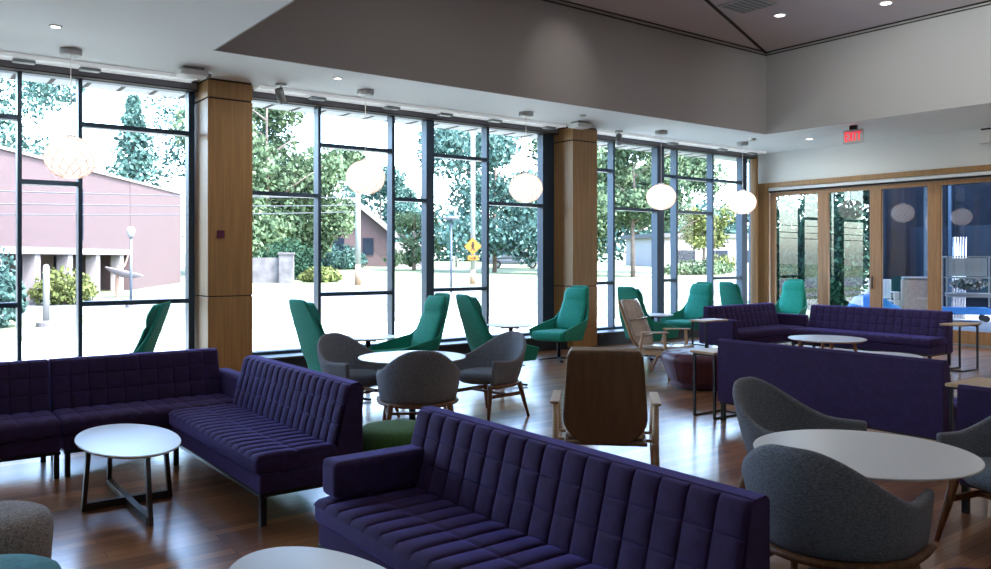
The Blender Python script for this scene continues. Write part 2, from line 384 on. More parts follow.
for (x, y, lab) in ((4.14, 10.10, 'grey swivel spotlight beside the near oak column'), (10.43, 10.22, 'grey swivel spotlight just right of the second oak column')):
    t = thing('ceiling_spotlight', lab, 'spotlight', (x, y, H), .5, 'swivel spotlights')
    b = newbm(); lathe(b, [(0, 0), (.07, 0), (.07, -.03), (0, -.03)], 24); obj('base', b, 'plastic', t)
    b = newbm(); tube(b, [(0,0,-.03), (0,0,-.09)], .014, 8); obj('stem', b, 'plastic', t)
    b = newbm(); tube(b, [(-.07,-.02,-.09), (.05,.02,-.22)], [.055,.055], 16); obj('lamp_head', b, 'greybox', t, True)
for (x, y, lab) in ((2.95, 9.9, 'grey box projector on the soffit in front of the near oak column'), (9.25, 9.95, 'pale box projector on the soffit in front of the second oak column')):
    t = thing('ceiling_projector', lab, 'ceiling unit', (x, y, H), 0, 'ceiling box projectors')
    b = newbm(); rbox(b, -.16, .16, -.13, .13, -.10, -.035, .012); obj('housing', b, 'whitebox', t)
    b = newbm(); box(b, -.12, .12, -.1, .1, -.036, 0); obj('mounting_plate', b, 'greybox', t)
    b = newbm(); tube(b, [(.16, .05, -.05), (.24, .08, -.05)], .03, 12); obj('lens_tube', b, 'greybox', t)
clips = [(4.8,10.44,'first grey bracket box on the slot diffuser right of the near column'), (5.97,10.44,'grey bracket box on the slot diffuser above the second tall pane'),
         (6.9,10.44,'grey bracket box on the slot diffuser above the double mullion'), (7.85,10.44,'grey bracket box on the slot diffuser above the fourth pane'),
         (9.0,10.44,'grey bracket box on the slot diffuser at the second oak column'), (1.28,10.44,'grey bracket box on the slot diffuser above the left window mullion'),
         (1.95,10.44,'grey bracket box on the slot diffuser above the left globe lamp'), (12.1,10.44,'grey bracket box above the double mullion of the far window'),
         (13.6,10.44,'grey bracket box above the last but one mullion'), (14.6,10.44,'grey bracket box at the corner end of the far window')]
for x, y, lab in clips:
    b = newbm(); rbox(b, -.11, .11, -.06, .06, -.035, 0, .006, 2); o = obj('mounted_bracket', b, 'greybox', loc=(x, y, 3.757)); tag(o, lab, 'ceiling unit', 'bracket boxes along the slot diffuser')
b = newbm(); lathe(b, [(0,0),(.06,0),(.06,-.02),(.045,-.035),(0,-.035)], 24); o = obj('smoke_detector', b, 'plastic', loc=(12.99+.15, 9.39, H), smooth=True); tag(o, 'small round smoke detector on the soffit near the corner of the raised ceiling', 'smoke detector')
b = newbm(); lathe(b, [(0,0),(.05,0),(.05,-.015),(.03,-.03),(0,-.03)], 24); o = obj('smoke_detector', b, 'plastic', loc=(8.83, 9.44, H), smooth=True); tag(o, 'small round smoke detector on the soffit above the second oak column', 'smoke detector')

# exit sign
t = thing('exit_sign', 'red lit EXIT sign hanging from the white soffit', 'sign', (13.2, 7.42, H), face(-1, -.12))
b = newbm(); box(b, -.165, .165, -.02, .02, -.30, -.07); obj('sign_plate', b, 'plastic', t, bevel=.004)
b = newbm(); box(b, -.06, .06, -.025, .025, -.07, 0); obj('mounting_canopy', b, 'black', t)
def letters(parent, y, sgn):
    b = newbm(); h = .15; z0 = -.26; w = .055; s = .016
    def r(x0, x1, za, zb): box(b, min(sgn*x0, sgn*x1), max(sgn*x0, sgn*x1), y-.004, y+.004, z0+za, z0+zb)
    x = -.135
    r(x, x+s, 0, h); r(x, x+w, 0, s); r(x, x+w, h/2-s/2, h/2+s/2); r(x, x+w, h-s, h)
    x = -.062
    bar(b, (sgn*x, y, z0), (sgn*(x+w), y, z0+h), .008, s); bar(b, (sgn*x, y, z0+h), (sgn*(x+w), y, z0), .008, s)
    x = .022; r(x, x+s, 0, h)
    x = .065; r(x+w/2-s/2+.005, x+w/2+s/2+.005, 0, h); r(x, x+w+.01, h-s, h)
    obj('lettering', b, 'red', parent)
letters(t, -.024, 1)
# wall speaker
t = thing('wall_speaker', 'white box speaker with black bracket high on the wall above the doors', 'speaker', (XD, 6.12, 3.62), 0)
b = newbm(); rbox(b, -.22, -.05, -.09, .09, -.10, .12, .01); obj('cabinet', b, 'whitebox', t)
b = newbm(); box(b, -.05, 0, -.05, .05, .02, .16); box(b, -.2, -.03, -.07, .07, .122, .15); obj('bracket', b, 'black', t)
# plates on columns
b = newbm(); rbox(b, 3.37, 3.465, 10.262, 10.279, 1.80, 1.895, .003, 1); o = obj('wall_plate', b, 'plate'); tag(o, 'small square maroon plate on the near oak column', 'wall plate')
b = newbm(); rbox(b, 9.62, 9.70, 10.262, 10.279, .42, .54, .003, 1); o = obj('wall_outlet', b, 'black'); tag(o, 'black outlet plate low on the second oak column', 'outlet')

# globe pendants
def pendant(x, y, z, label, first=[None]):
    if first[0]: return dup(first[0], (x, y, z), 0, label)
    t = thing('globe_pendant', label, 'pendant lamp', (x, y, z), 0, 'globe pendants along the windows')
    R, ZS = .255, .88
    b = newbm(); prof = [(R*math.cos(a), R*ZS*math.sin(a)) for a in [(-PI/2)*.96 + k*PI*.96/20 for k in range(21)]]
    lathe(b, prof, 40); obj('globe', b, 'globe', t, True)
    b = newbm()
    for sgn in (1, -1):
        for k in range(14):
            pts = []
            for j in range(17):
                a = -1.25 + j*2.5/16; th = 2*PI*k/14 + sgn*j*.10
                pts.append(((R+.004)*math.cos(a)*math.cos(th), (R+.004)*math.cos(a)*math.sin(th), (R+.004)*ZS*math.sin(a)))
            tube(b, pts, .0045, 5, False)
    obj('woven_lattice', b, 'lattice', t)
    b = newbm(); lathe(b, [(0,R*ZS+.03),(.05,R*ZS+.02),(.06,R*ZS-.02),(0,R*ZS-.03)], 20); obj('cap', b, 'whitebox', t, True)
    b = newbm(); tube(b, [(0,0,R*ZS), (0,0,H-z-.06)], .005, 6); obj('cord', b, 'whitebox', t)
    b = newbm(); lathe(b, [(0,H-z),(.11,H-z),(.11,H-z-.055),(.1,H-z-.065),(0,H-z-.065)], 28); obj('canopy', b, 'plastic', t, True)
    first[0] = t
    return t
for x, lab in ((1.645, 'globe pendant lamp of woven white bands left of the near oak column'), (5.20, 'globe pendant lamp hanging in front of the second tall pane right of the near column'),
               (7.97, 'globe pendant lamp just left of the second oak column'), (11.06, 'globe pendant lamp in front of the double mullion of the far window'), (13.40, 'globe pendant lamp nearest the corner with the glass doors')):
    pendant(x, 9.8, 2.63, lab)

# ---------------------------------------------------------------- quilted sofas
def quilt(bm, path, x0, x1, cols, rows, d, brick=True, per=4):
    """path: list of (y,z) points; rows cells along it, cols along x; pillow displacement along the path normal"""
    seg = [0.0]
    for p, q in zip(path, path[1:]): seg.append(seg[-1] + math.hypot(q[0]-p[0], q[1]-p[1]))
    L = seg[-1]
    def at(s):
        s = min(max(s, 0), L)
        for i in range(len(path)-1):
            if s <= seg[i+1] + 1e-9:
                f = (s-seg[i])/max(1e-9, seg[i+1]-seg[i]); p, q = path[i], path[i+1]
                return (p[0]+(q[0]-p[0])*f, p[1]+(q[1]-p[1])*f)
    fr = [0, .035, .12, .3, .5, .7, .88, .965]
    vs = [r + f for r in range(rows) for f in fr] + [rows]
    us = [c + f for c in range(cols) for f in (0, .04, .12, .28, .5, .72, .88, .96)] + [cols]
    G = []
    for v in vs:
        s = v/rows*L; p = at(s); e = .012
        a, c = at(s-e), at(s+e); ty, tz = c[0]-a[0], c[1]-a[1]; l = math.hypot(ty, tz); ny, nz = tz/l, -ty/l
        r = min(int(v), rows-1); fv = v - r; row = []
        for u in us:
            fu = u - math.floor(u)
            ends = min(1, v*9, (rows-v)*9, u*9, (cols-u)*9)
            h = d*(max(0, 4*fu*(1-fu))**.36)*(.22+.78*max(0, 4*fv*(1-fv))**.26)*(.8+.4*fu)*max(0, ends)**.5
            row.append(bm.verts.new((x0+(x1-x0)*u/cols, p[0]+ny*h, p[1]+nz*h)))
        G.append(row)
    for i in range(len(vs)-1):
        for j in range(len(us)-1): bm.faces.new([G[i][j], G[i][j+1], G[i+1][j+1], G[i+1][j]])

def sofa(label, loc, rz, L, arms=(), cols=13, scols=None, group='purple quilted sofas', arm_over=True, quilted=True):
    t = thing('quilted_sofa', label, 'sofa', loc, rz, group)
    a0 = .13 if ('L' in arms and not arm_over) else 0
    # backrest
    b = newbm()
    prism(b, [(.515,.30),(.60,.745),(.625,.775),(.68,.78),(.70,.76),(.70,.185),(.515,.185)], 0, L)
    o = obj('backrest', b, 'purple', t, bevel=.012)
    b2 = bmesh.new(); b2.from_mesh(o.data)
    if quilted:
        quilt(b2, [(.618,.770),(.608,.757),(.597,.735),(.508,.405)], .004, L-.004, cols, 3, .017)
        for p in b2.faces: p.smooth = len(p.verts) == 4 and p.calc_area() < .004
    b2.to_mesh(o.data); b2.free()
    # seat
    b = newbm(); rbox(b, 0, L, .02, .56, .295, .405, .03)
    if quilted: quilt(b, [(.53,.402),(.06,.402),(.035,.395),(.02,.380)], .004, L-.004, scols or cols, 2, .017)
    for p in b.faces: p.smooth = True
    obj('seat', b, 'purple', t)
    b = newbm(); box(b, .005, L-.005, .045, .56, .19, .295); obj('seat_base', b, 'purple', t, bevel=.01)
    b = newbm(); box(b, .005, L-.005, .045, .075, .168, .188); box(b, .005, L-.005, .64, .67, .164, .184); box(b, .005, .035, .075, .64, .168, .188); box(b, L-.035, L-.005, .075, .64, .168, .188); obj('base_rail', b, 'black', t)
    for x in (.03, L-.03):
        for y in (.07, .65):
            b = newbm(); box(b, x-.018, x+.018, y-.018, y+.018, 0, .168); obj('leg', b, 'black', t)
    for s in arms:
        b = newbm()
        x0 = 0 if s == 'L' else L-.16
        rbox(b, x0+.004, x0+.16, .06, .575, .425, .60, .028); obj('armrest', b, 'purple', t)
    return t
RB = -PI/2
sofa('near purple quilted sofa in the foreground, facing the low oval tables', (1.62, 3.62, 0), RB, 2.03, ('L',), 16)
sofa('purple quilted sofa lit by the window, its back to the grey tub chairs', (1.70, 6.36, 0), RB, 1.80, (), 17)
def endarm(t, L, side, w=.125):
    b = newbm(); x0 = L if side == 'R' else -w
    rbox(b, x0+.003, x0+w, .02, .70, .19, .60, .028); obj('armrest', b, 'purple', t)
s = sofa('purple sofa section under the leftmost window, right of the seam between two sections', (1.03, 6.38, 0), 0, 1.27, (), 10); endarm(s, 1.27, 'R')
sofa('purple sofa section cut by the left edge of the view', (-.55, 6.38, 0), 0, 1.57, (), 12)
sofa('purple sofa with its plain back to us behind the near right round table', (7.08, 2.88, 0), PI/2, 2.07, (), 12)
sofa('purple sofa at the right edge of the view, only its back end showing', (5.93, .26, 0), PI/2, 2.02, (), 12)
sofa('far purple quilted sofa facing us in front of the folding doors', (11.70, 7.66, 0), RB, 2.2, (), 17)
s = sofa('far purple quilted sofa before the green chairs in the window corner', (10.52, 7.74, 0), 0, 1.78, (), 14); endarm(s, 1.78, 'R'); endarm(s, 1.78, 'L')

# ---------------------------------------------------------------- tables
def coffee_table(label, x, y, rz):
    t = thing('coffee_table', label, 'coffee table', (x, y, 0), rz, 'low oval white tables with dark cross legs')
    RX, RY = .29, .545
    b = newbm(); lathe(b, [(0,.385),(.92,.385),(.98,.396),(1,.404),(.99,.41),(0,.41)], 72, ex=RX, ey=RY); o = obj('tabletop', b, 'white_top', t, True)
    md = o.modifiers.new('es', 'EDGE_SPLIT'); md.split_angle = .6
    for c, sn in ((1,0),(-1,0),(0,1),(0,-1)):
        b = newbm(); bar(b, (.255*c, .54*sn, .0), (.225*c, .47*sn, .385), .045, .026); obj('leg', b, 'darkwood', t, bevel=.003)
    b = newbm(); bar(b, (-.252, 0, .024), (.252, 0, .024), .04, .046); obj('cross_bar', b, 'darkwood', t, bevel=.003)
    b = newbm(); bar(b, (0, -.535, .025), (0, .535, .025), .04, .042); obj('cross_bar', b, 'darkwood', t, bevel=.003)
    return t
coffee_table('low oval white table with dark cross legs between the left purple sofas', 1.25, 5.52, 0)
coffee_table('low oval white table before the foreground sofa, cut by the bottom edge', 1.20, 2.56, 0)

def pedestal_table(label, x, y, r, h, rb, name='pedestal_table', group=None, top='white_top'):
    t = thing(name, label, 'table', (x, y, 0), 0, group)
    b = newbm(); lathe(b, [(0,h-.024),(r-.06,h-.024),(r-.003,h-.009),(r,h-.004),(r-.002,h),(0,h)], 72); o = obj('tabletop', b, top, t, True)
    md = o.modifiers.new('es', 'EDGE_SPLIT'); md.split_angle = .5
    b = newbm(); tube(b, [(0,0,.015),(0,0,h-.024)], .032, 16); obj('pedestal', b, 'black', t, True)
    b = newbm(); lathe(b, [(0,.0),(rb,.0),(rb,.008),(.05,.018),(0,.018)], 48); obj('base_plate', b, 'black', t)
    b = newbm(); bar(b, (-.17,0,h-.042),(.17,0,h-.042), .04,.022); bar(b, (0,-.17,h-.042),(0,.17,h-.042), .04,.02); obj('top_spider', b, 'black', t)
    return t
pedestal_table('round white table ringed by three grey tub chairs beyond the purple sofas', 3.97, 6.56, .50, .63, .26)
pedestal_table('large round white table at right between grey tub chairs', 3.74, 2.055, .50, .63, .26)
pedestal_table('small round window table beside the left pair of green chairs', 4.79, 8.96, .35, .585, .21, group='small round tables by the windows')
pedestal_table('small round window table left of the green chair at the second oak column', 7.30, 9.32, .35, .585, .21, group='small round tables by the windows')
pedestal_table('small round window table behind the cream lounge chair', 10.55, 9.55, .36, .585, .21, group='small round tables by the windows')

def peg_table(label, x, y, r, h=.40):
    t = thing('round_low_table', label, 'coffee table', (x, y, 0), .3, 'round white tables among the far sofas')
    b = newbm(); lathe(b, [(0,h-.028),(r-.04,h-.028),(r,h-.008),(r-.004,h),(0,h)], 64); o = obj('tabletop', b, 'white_top', t, True)
    md = o.modifiers.new('es', 'EDGE_SPLIT'); md.split_angle = .5
    for k in range(4):
        a = k*PI/2+.4; b = newbm(); tube(b, [(r*.78*math.cos(a), r*.78*math.sin(a), 0), (r*.68*math.cos(a), r*.68*math.sin(a), h-.028)], [.016,.024], 12); obj('leg', b, 'beech', t, True)
peg_table('white round low table on pale legs before the far purple sofa', 10.85, 6.5, .53)
peg_table('white round low table half hidden behind the plain-backed purple sofa', 9.5, 4.95, .40)

def side_table(label, x, y, rz, lx=.52, ly=.30, h=.645):
    t = thing('side_table', label, 'side table', (x, y, 0), rz, 'wooden C-shaped side tables')
    b = newbm(); rbox(b, -lx/2, lx/2, -ly/2, ly/2, h-.024, h, .006, 2); obj('tabletop', b, 'beech', t)
    for s in (-1, 1):
        b = newbm(); bar(b, (-lx/2+.04, s*(ly/2-.03), .018), (-lx/2+.04, s*(ly/2-.03), h-.024), .022, .022); obj('post', b, 'black', t)
    b = newbm(); y1 = ly/2-.03
    for s in (-1, 1): bar(b, (-lx/2+.03, s*y1, .009), (lx/2-.08, s*y1, .009), .02, .018)
    bar(b, (lx/2-.07, -y1-.01, .009), (lx/2-.07, y1+.01, .009), .02, .018); bar(b, (-lx/2+.05, -y1+.01, h-.034), (-lx/2+.05, y1-.01, h-.034), .02, .018)
    obj('floor_frame', b, 'black', t)
side_table('wooden side table on black legs at the right end of the far sofa', 11.94, 5.16, PI*.98)
side_table('wooden side table on black legs at the left end of the window corner sofa', 9.75, 7.72, 0)
side_table('wooden side table at the left end of the plain-backed purple sofa', 6.62, 5.12, 0)
side_table('wooden side table at the right end of the plain-backed purple sofa', 6.42, 2.62, 0)

# ---------------------------------------------------------------- poufs
def pouf(label, x, y, r, h, m, name='pouf', seams=0, taper=.93):
    t = thing(name, label, 'pouf', (x, y, 0), 0)
    b = newbm(); prof = [(0,.03),(r*.80,.03),(r*.88*taper,.06)]
    prof += [(r*(taper+(1-taper)*(k/6)), .06+(h-.16)*k/6) for k in range(1, 7)]
    prof += [(r*(1-.0)+.0, h-.085), (r*.985, h-.05), (r*.93, h-.018), (r*.82, h-.003), (r*.5, h+.006), (0, h+.008)]
    lathe(b, prof, 48); obj('cushion', b, m, t, True)
    b = newbm(); lathe(b, [(0,0),(r*.7,0),(r*.7,.035),(0,.035)], 32); obj('plinth', b, 'black', t)
    if seams:
        b = newbm()
        for k in range(seams):
            a = 2*PI*k/seams; tube(b, [(pr_*1.002*math.cos(a), pr_*1.002*math.sin(a), z) for pr_, z in prof[2:-1]], .004, 5, False)
        obj('seam', b, m, t)
    return t
pouf('speckled beige wool pouf at the lower left edge of the view', .36, 4.19, .27, .43, 'tweed')
pouf('teal pouf in the lower left corner of the view', .29, 3.40, .26, .43, 'teal')
pouf('moss green pouf between the two purple sofas', 2.76, 4.76, .27, .43, 'greenpouf')
pouf('large maroon leather ottoman behind the plain-backed purple sofa', 7.90, 6.38, .47, .43, 'maroon', 'ottoman', 10, .78)
pouf('teal pouf in front of the near tub chair at the bottom edge', 2.67, 1.53, .19, .41, 'teal')
pouf('purple pouf cut by the bottom edge at the lower right', 3.10, 1.25, .19, .41, 'purple')

# ---------------------------------------------------------------- grey tub chairs
def sstep(a, c, x):
    f = min(1, max(0, (x-a)/(c-a))); return f*f*(3-2*f)
def tub_plan(ph, k):
    a = abs(ph); s = 1 if ph >= 0 else -1
    if a <= 90: return Vector((s*.345*k*math.sin(math.radians(a)), .33*k*math.cos(math.radians(a))))
    f = (a-90)/40
    return Vector((s*(.345*k - .02*f), -.24*f))
def make_tub(label, loc, rz):
    t = thing('tub_chair', label, 'chair', loc, rz, 'grey tub chairs')
    P = []; z0 = .335
    for i in range(53):
        ph = -130 + i*5; a = abs(ph); row = []
        rim = .575 + .228*sstep(94, 8, a) + .010*sstep(98, 130, a)
        for j in range(9):
            q = j/8; k0 = .76+.15*sstep(50, 120, a); k = k0 + (1-k0)*q**.6; p = tub_plan(ph, k)
            back = max(0, math.cos(math.radians(a)))
            z = z0 + (rim-z0)*q
            row.append(Vector((p.x, p.y + .05*back*q, z)))
        P.append(row)
    b = newbm(); grid_solid(b, P, -.042); o = obj('shell', b, 'grey', t, True, sub=1)
    # seat cushion
    b = newbm()
    prof = [(0,.345),(.24,.345),(.262,.37),(.268,.40),(.255,.435),(.2,.45),(0,.455)]
    lathe(b, prof, 36, (0,-.03,0), 1.0, 1.02); obj('seat', b, 'greyin', t, True)
    # wooden hoop
    b = newbm(); pts = []
    for i in range(53):
        ph = -130 + i*5; p = tub_plan(ph, .80+.14*sstep(50, 120, abs(ph))); pts.append((p.x, p.y, .335))
    tube(b, pts, .024, 8, True, .75); obj('hoop', b, 'walnut', t, True)
    for sx in (-1, 1):
        for sy in (-1, 1):
            b = newbm(); y0 = -.20 if sy < 0 else .17
            tube(b, [(sx*.235, y0, .34), (sx*.255, y0+sy*.03, .2), (sx*.285, y0+sy*.075, 0)], [.024,.021,.012], 12); obj('leg', b, 'walnut', t, True)
        b = newbm(); bar(b, (sx*.252, -.215, .235), (sx*.252, .19, .235), .018, .034); obj('side_rail', b, 'walnut', t)
    b = newbm(); bar(b, (-.252, .0, .235), (.252, .0, .235), .03, .02); obj('cross_rail', b, 'walnut', t)
    return t
tub = make_tub('grey tub chair seen from behind at the middle round table', (3.65, 5.93, 0), face(.45, .9))
tub.scale = (1.045, 1.045, 1.0)
dup(tub, (3.68, 7.13, 0), face(.25, -.97), 'grey tub chair at the left of the middle round table, beside a green chair')
dup(tub, (4.79, 6.47, 0), face(-.98, -.12), 'grey tub chair at the right of the middle round table, facing left')
dup(tub, (3.24, 1.925, 0), face(.985, .14), 'near grey tub chair in the lower right, its back to us')
dup(tub, (4.33, 2.77, 0), face(.05, -1), 'grey tub chair on the far side of the large right round table')
dup(tub, (4.84, 1.77, 0), face(-.97, .2), 'grey tub chair cut by the right edge of the view')

# ---------------------------------------------------------------- green high-back chairs
def make_green(label, loc, rz):
    t = thing('high_back_chair', label, 'chair', loc, rz, 'green high-back lounge chairs')
    # plan: s in [-1,1] around the U
    def plan(s):
        a = abs(s); g = 1 if s >= 0 else -1
        if a < .34: f = a/.34; return Vector((g*.235*f, .30 - .012*f*f))
        if a < .5:
            f = (a-.34)/.16; th = f*PI/2
            return Vector((g*(.235+.085*math.sin(th)), .288-.085*(1-math.cos(th))))
        f = (a-.5)/.5
        return Vector((g*(.32+.035*f), .203 - .56*f))
    def rim(s):
        a = abs(s)
        if a < .30: return 1.12 - .012*(a/.30)**4
        if a < .52: return 1.108 - .50*(math.sin((a-.30)/.22*PI/2))**.8
        f = (a-.52)/.48
        return .608 - .135*f
    P = []; N = 64
    for i in range(N+1):
        s = -1 + 2*i/N; r = rim(s); p0 = plan(s); row = []; a = abs(s)
        bk = 1 - sstep(.3, .75, a)
        for j in range(13):
            q = j/12; zb = .30 + .02*sstep(.5, 1, a); z = zb + (r-zb)*q
            k = .86 + .14*min(1, (z-.28)/.25)
            lean = (.30*max(0, z-.42))*bk + .06*max(0, z-.42)*bk
            nar = 1 - .16*max(0, z-.6)/.52
            row.append(Vector((p0.x*k*nar, p0.y*k + lean, z)))
        P.append(row)
    b = newbm(); grid_solid(b, P, -.03); obj('shell', b, 'green', t, True, sub=1)
    b = newbm(); rbox(b, -.285, .285, -.36, .24, .315, .455, .05, 4)
    for p in b.faces: p.smooth = True
    obj('seat', b, 'greendark', t)
    # back cushion with head roll
    P = []
    for i in range(13):
        u = -1 + 2*i/12; row = []
        for j in range(17):
            q = j/16; z = .45 + .63*q
            y = .255 + .36*(z-.42) - .028 - .030*(1-u*u)**.5 - .018*math.exp(-((q-.86)/.10)**2) + .016*math.exp(-((q-.70)/.03)**2) - .02*math.exp(-((q-.2)/.2)**2)
            w = .235*(1-.16*max(0, z-.6)/.52)*(1 - .12*max(0, q-.9)/.1)
            row.append(Vector((u*w, y, z)))
        P.append(row)
    b = newbm(); grid_solid(b, P, -.02); obj('back_cushion', b, 'greendark', t, True)
    b = newbm(); tube(b, [(0,-.03,.03),(0,-.03,.31)], [.03,.026], 14); obj('swivel_post', b, 'black', t, True)
    for k in range(4):
        a = k*PI/2 + PI/4; b = newbm(); bar(b, (0,-.03,.045), (.31*math.cos(a), -.03+.31*math.sin(a), .018), .045, .024); obj('base_arm', b, 'black', t, bevel=.004)
    return t
gr = make_green('green high-back chair behind the left purple sofa, under the leftmost window', (1.80, 8.66, 0), face(-.9, .45))
for (x, y, fx, fy, lab) in (
    (3.98, 8.07, .92, .10, 'green high-back chair right of the near oak column, facing right'),
    (4.99, 8.40, -1, 0, 'green high-back chair facing left, back to back with another'),
    (6.02, 7.89, .95, -.1, 'green high-back chair facing right, behind a left-facing one'),
    (8.24, 9.31, -.97, -.2, 'green high-back chair facing left before the second oak column'),
    (9.48, 8.66, .93, .05, 'green high-back chair right behind the cream lounge chair'),
    (11.35, 9.45, -1, -.1, 'green high-back chair facing left at the far window'),
    (12.72, 9.22, .95, -.1, 'green high-back chair facing right at the far window'),
    (14.25, 9.40, -1, -.25, 'green high-back chair in the corner by the folding doors')):
    dup(gr, (x, y, 0), face(fx, fy), lab)

# ---------------------------------------------------------------- wooden lounge chairs
def lounge(label, loc, rz, shell_m, film):
    t = thing('lounge_chair', label, 'chair', loc, rz, 'low wooden lounge chairs')
    def back_grid(off, w0, zt):
        P = []
        for i in range(17):
            u = -1 + 2*i/16; row = []
            for j in range(19):
                q = j/18; z = .345 + (zt-.345)*q
                w = w0*(.285 - .055*q) * (1 - (max(0, .34-q)/.34)**2.4*.55) * (1-(max(0, q-.95)/.05)**2*.08)
                y = .20 + .26*(z-.33)/.65 + .02*q*q - .03*(1-u*u) + off
                row.append(Vector((u*w, y, z)))
            P.append(row)
        return P
    b = newbm(); grid_solid(b, back_grid(.03, 1, .985), .018); obj('back_shell', b, shell_m, t, True)
    b = newbm(); grid_solid(b, [[p + Vector((0, 0, 0)) for p in r] for r in back_grid(.022, .93, .975)], -.05)
    for p in b.faces: p.smooth = True
    obj('back_cushion', b, 'cream', t)
    b = newbm()
    for q in (.30, .64):
        z = .33+.645*q; y = .20+.26*(z-.33)/.65
        tube(b, [(-.25, y-.047, z), (0, y-.075, z), (.25, y-.047, z)], .012, 8)
    obj('back_seam', b, 'cream', t, True)
    b = newbm(); rbox(b, -.27, .27, -.36, .22, .335, .36, .008, 2); obj('seat_shell', b, shell_m if not film else 'beech', t)
    b = newbm(); rbox(b, -.26, .26, -.36, .17, .362, .42, .025)
    for p in b.faces: p.smooth = True
    obj('seat_cushion', b, 'cream', t)
    for s in (-1, 1):
        b = newbm(); bar(b, (s*.335, .12, .590), (s*.335, -.26, .605), .06, .018); obj('armrest', b, 'beech', t, bevel=.006)
        b = newbm(); tube(b, [(s*.33, -.20, .594), (s*.325, -.22, .34), (s*.335, -.27, 0)], [.02,.022,.014], 12); obj('leg', b, 'beech', t, True)
        b = newbm(); tube(b, [(s*.33, .09, .581), (s*.325, .15, .34), (s*.335, .30, 0)], [.02,.022,.014], 12); obj('leg', b, 'beech', t, True)
        b = newbm(); bar(b, (s*.318, -.22, .325), (s*.318, .20, .325), .022, .04); obj('side_rail', b, 'beech', t)
    b = newbm(); bar(b, (-.318, -.17, .345), (.318, -.17, .345), .022, .018); bar(b, (-.318, .08, .345), (.318, .08, .345), .022, .018); obj('cross_rail', b, 'beech', t)
    return t
lounge('lounge chair with brown back shell standing alone behind the foreground sofa', (3.90, 3.95, 0), face(.709, .718), 'brown', False)
lounge('lounge chair with film-wrapped cream cushions beside the maroon ottoman', (8.2, 7.27, 0), face(.28, -.96), 'beech', True)

# ---------------------------------------------------------------- outdoors
def gz(y): return -.15 + .02*(y-11)
def gplane(name, x0, x1, y0, y1, m, up=0.0, n=2):
    b = newbm(); box(b, x0, x1, y0, y1, 0, 0.1)
    for v in b.verts: v.co.z = gz(v.co.y) + up - (.1 if v.co.z < .05 else 0)
    return struct(name, b, m)
gplane('lawn', -60, 15.5, 11.2, 17.6, 'lawn'); gplane('field', 15.5, 140, 11.2, 17.6, 'lawnfar')
gplane('field', -60, 140, 17.6, 130, 'lawnfar')
gplane('footpath', -60, 140, 18.4, 20.0, 'pavement', .02)
gplane('road', -60, 140, 22.5, 29.5, 'asphalt', .015)
b = newbm(); box(b, 15.55, 60, -20, 11.2, -.25, -.02); struct('patio_floor', b, 'patiofloor')
# roof overhang with seams
b = newbm(); box(b, XL-4, XD+6, YW+.16, 12.2, 3.86, 4.1)
o = struct('roof_overhang', b, 'soffit')
b = newbm()
for k in range(60): box(b, XL-4+k*.42, XL-4+k*.42+.05, YW+.2, 12.18, 3.852, 3.8605)
obj('board_joint', b, 'groove', o)
b = newbm(); box(b, XD+.21, 23.0, -4, 10.84, 3.5, 3.75); struct('patio_roof', b, 'patiodark')
b = newbm(); box(b, 22.8, 22.95, 10.6, 10.8, -.05, 3.5); box(b, 22.8, 22.95, 4.0, 4.2, -.05, 3.5); struct('trim_16', b, 'frame')

def leaf_cloud(b, blobs, n, size, flat=.0, rnd=random):
    for _ in range(n):
        c, r = rnd.choice(blobs)
        d = Vector((rnd.gauss(0,1), rnd.gauss(0,1), rnd.gauss(0,1))).normalized() * (rnd.random()**.45)
        p = Vector(c) + Vector((d.x*r[0], d.y*r[1], d.z*r[2])); s = size*(.6+.8*rnd.random())
        a = Vector((rnd.gauss(0,1), rnd.gauss(0,1), rnd.gauss(0,.7))).normalized(); q = a.orthogonal().normalized()
        q = (Matrix.Rotation(rnd.random()*6.28, 3, a) @ q); w = a.cross(q)
        b.faces.new([b.verts.new(p + q*s), b.verts.new(p + w*s*.55), b.verts.new(p - q*s*.9), b.verts.new(p - w*s*.55)])
def make_tree(name, label, m, h, crown, n, size, loc, group='trees outside the windows', seed=1, trunk=.16, low=.16):
    rnd = random.Random(seed)
    t = thing(name, label, 'tree', (loc[0], loc[1], gz(loc[1])-.05), rnd.random()*6, group)
    b = newbm(); tube(b, [(0,0,0),(.05,0,h*.3),(-.05,.06,h*.6),(0,0,h*.85)], [trunk,trunk*.8,trunk*.5,trunk*.2], 8)
    for k in range(6):
        a = rnd.random()*6.28; z = h*(.3+.08*k); l = crown*(.5+.4*rnd.random())
        tube(b, [(0,0,z),(l*.5*math.cos(a),l*.5*math.sin(a),z+l*.35),(l*math.cos(a),l*math.sin(a),z+l*.6)], [trunk*.4,trunk*.25,trunk*.08], 6)
    obj('trunk', b, 'bark', t, True)
    b = newbm(); blobs = []
    for k in range(13):
        a = rnd.random()*6.28; rr = crown*rnd.random()**.6; z = h*(low+(.93-low)*rnd.random()); r = crown*(.32+.22*rnd.random())
        blobs.append(((rr*math.cos(a)*.8, rr*math.sin(a)*.8, z), (r, r, r*.75)))
    leaf_cloud(b, blobs, n, size, rnd=rnd); obj('crown', b, m, t)
    return t
def make_conifer(label, h, r, n, loc, seed=3):
    rnd = random.Random(seed)
    t = thing('conifer_tree', label, 'tree', (loc[0], loc[1], gz(loc[1])-.05), 0, 'trees outside the windows')
    b = newbm(); tube(b, [(0,0,0),(0,0,h*.97)], [.18,.03], 8); obj('trunk', b, 'bark', t)
    b = newbm(); blobs = []
    for k in range(9):
        z = h*(.2+.78*k/9); rr = r*(1-k/9.5); blobs.append(((0,0,z), (rr, rr, h*.07)))
    leaf_cloud(b, blobs, n, .15, rnd=rnd); obj('crown', b, 'leafB', t); return t
